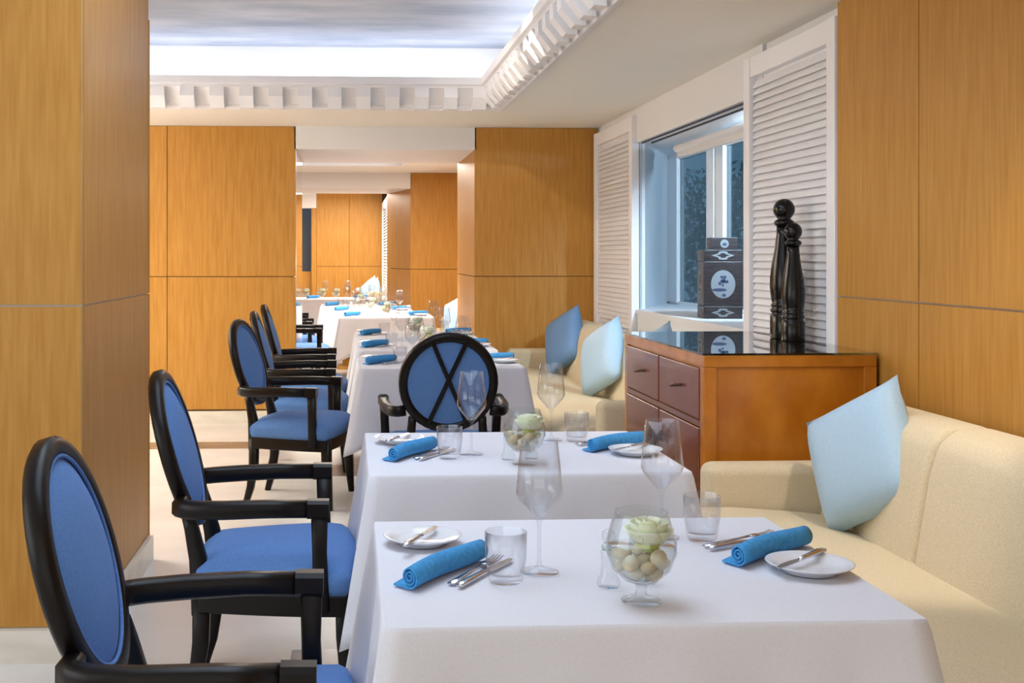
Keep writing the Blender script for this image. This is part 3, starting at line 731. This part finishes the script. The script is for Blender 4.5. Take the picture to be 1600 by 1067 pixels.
# ------------------------------------------------------------------ cabinet with glass top
cb = thing('sideboard_cabinet', 'polished wooden cabinet with glass top against the right wall', 'cabinet', (1.672, 4.89, 0))
hx, hy, H = 0.333, 0.62, 0.975
body = B(-hx + .014, hx, -hy + .012, hy - .012, 0.05, H - .045).build('body', 'cabinet_wood', cb)
B(-hx, hx, -hy, hy, H - .045, H).build('top_board', 'cabinet_wood', cb, bevel=.004)
B(-hx - .008, hx, -hy - .008, hy + .008, H + .001, H + .009).build('glass_top', 'green_edge_glass', cb)
for x0, x1 in ((-hx, -hx + .05), (hx - .05, hx)):
    for y0, y1 in ((-hy, -hy + .05), (hy - .05, hy)): B(x0, x1, y0, y1, 0, H - .045).build('leg', 'cabinet_wood', cb, bevel=.003)
B(-hx + .05, hx - .05, -hy, -hy + .014, .05, .12).build('rail', 'cabinet_wood', cb)
B(-hx, -hx + .016, -hy + .05, hy - .05, .70, .722).build('rail', 'cabinet_front', cb)
for i, (a, b) in enumerate(((-.565, -.01), (.01, .565))):
    d = B(-hx - .004, -hx + .015, a, b, .728, .922).build('drawer', 'cabinet_front', cb, bevel=.004)
    yc = (a + b) / 2
    MB().sweep([(-hx - .004, yc - .055, .838), (-hx - .022, yc - .03, .832), (-hx - .026, yc + .01, .826), (-hx - .006, yc + .06, .826)], [(.008, .012), (.012, .02), (.012, .022), (.006, .008)], (0, 0, 1), .6).build('handle', 'bronze', d, True)
    dr = B(-hx - .004, -hx + .015, a, b, .09, .694).build('door', 'cabinet_front', cb, bevel=.004)
    yk = -.045 if i == 0 else .045
    k_ = MB().lathe([(0, 0), (.012, 0), (.008, .012), (.022, .022), (.030, .028), (.026, .036), (0, .04)], 20).build('knob', 'bronze', dr, True)
    k_.location = (-hx - .004, yk, .58); k_.rotation_euler = (0, R(-90), 0); k_.scale = (1.25, .8, 1)

# pepper mills
def mill(name, label, loc, h, r):
    t = thing(name, label, 'pepper mill', loc, 0, 'black pepper mills')
    s = h / 0.62; q = r / 0.07
    lathe_obj('body', [(0, 0), (.066 * q, 0), (.068 * q, .004 * s), (.068 * q, .10 * s), (.064 * q, .106 * s), (.058 * q, .112 * s), (.066 * q, .12 * s), (.067 * q, .130 * s), (.058 * q, .137 * s), (.063 * q, .144 * s), (.064 * q, .152 * s), (.058 * q, .158 * s),
                       (.064 * q, .18 * s), (.069 * q, .225 * s), (.068 * q, .27 * s), (.060 * q, .33 * s), (.046 * q, .40 * s), (.037 * q, .46 * s), (.036 * q, .50 * s), (.0, .501 * s)], 'mill_black', 40, t)
    hd = lathe_obj('head', [(0, .499 * s), (.041 * q, .499 * s), (.049 * q, .508 * s), (.049 * q, .518 * s), (.038 * q, .526 * s), (.030 * q, .530 * s), (.042 * q, .545 * s)] +
              [(.0525 * q * math.cos(R(a)), (.572 + .048 * math.sin(R(a))) * s) for a in range(-30, 90, 12)] + [(0, .62 * s)], 'mill_black', 40, t)
    return t
CT = 0.9845
mill('pepper_mill', 'taller glossy black turned pepper mill on the cabinet', (1.935, 5.02, CT), 0.62, 0.062)
mill('pepper_mill', 'shorter glossy black turned pepper mill in front of the taller one', (1.917, 4.87, CT), 0.51, 0.050)

# lacquer box on the sill
bx = thing('lacquer_box', 'black lacquered square caddy with round pale medallion on the window sill', 'box', (2.27, 6.93, 0.9725), R(-8))
hw = 0.115
for nm, z0, z1 in (('lower_tier', 0, .075), ('body', .0765, .345), ('upper_tier', .3465, .415)):
    p = B(-hw, hw, -hw, hw, z0, z1).build(nm, 'box_black', bx, bevel=.004)
B(-.065, .095, -.08, .08, .415, .49).build('lid', 'box_black', bx, bevel=.003)
def disc(parent, loc, rx, rz_, mat, name, rot, poly=None, n=28, th=.0012):
    pts = poly or [(rx * math.cos(2 * math.pi * k / n), rz_ * math.sin(2 * math.pi * k / n)) for k in range(n)]
    n = len(pts)
    o = MB().add([(x, 0, z) for x, z in pts] + [(x, -th, z) for x, z in pts], [tuple(range(n)), tuple(range(2 * n - 1, n - 1, -1))] + [(k, n + k, n + (k + 1) % n, (k + 1) % n) for k in range(n)]).build(name, mat, parent)
    o.location = loc; o.rotation_euler = (0, 0, rot); return o
dia = [(-.07, 0), (-.03, .012), (-.022, .024), (0, .026), (.022, .024), (.03, .012), (.07, 0), (.03, -.012), (.022, -.024), (0, -.026), (-.022, -.024), (-.03, -.012)]
dia_in = [(x * .55, z * .55) for x, z in dia]
for rot, (fx, fy) in ((0, (0, -1)), (R(90), (1, 0)), (R(-90), (-1, 0))):
    f = hw + .0002
    md = disc(bx, (fx * f, fy * f, .208), .072, .085, 'box_pale', 'medallion', rot)
    rnd = random.Random(5)
    for q in range(13):
        a = rnd.uniform(0, 6.28); r_ = rnd.uniform(0, .035)
        disc(md, (r_ * math.cos(a), -.0012, .018 + .75 * r_ * math.sin(a)), rnd.uniform(.006, .012), rnd.uniform(.006, .011), 'box_ink', 'blossom', 0, n=8, th=.0006)
    disc(md, (-.022, -.0012, -.034), .045, .010, 'box_ink', 'bough', 0, n=12, th=.0006); disc(md, (.005, -.0012, -.066), .012, .009, 'box_ink', 'root', 0, n=8, th=.0006)
    for z in (.381, .037):
        d_ = disc(bx, (fx * f, fy * f, z), 0, 0, 'box_pale', 'diamond_motif', rot, dia)
        disc(d_, (0, -.0012, 0), 0, 0, 'box_black', 'motif_centre', 0, dia_in, th=.0006)
for (loc, rot) in (((.015, -.0803, .452), 0), ((.0953, 0, .452), R(90)), ((-.0653, 0, .452), R(-90))):
    md = disc(bx, loc, .025, .026, 'box_pale', 'lid_medallion', rot)
    disc(md, (0, -.0012, -.004), .014, .010, 'box_ink', 'bough', 0, n=10, th=.0006)
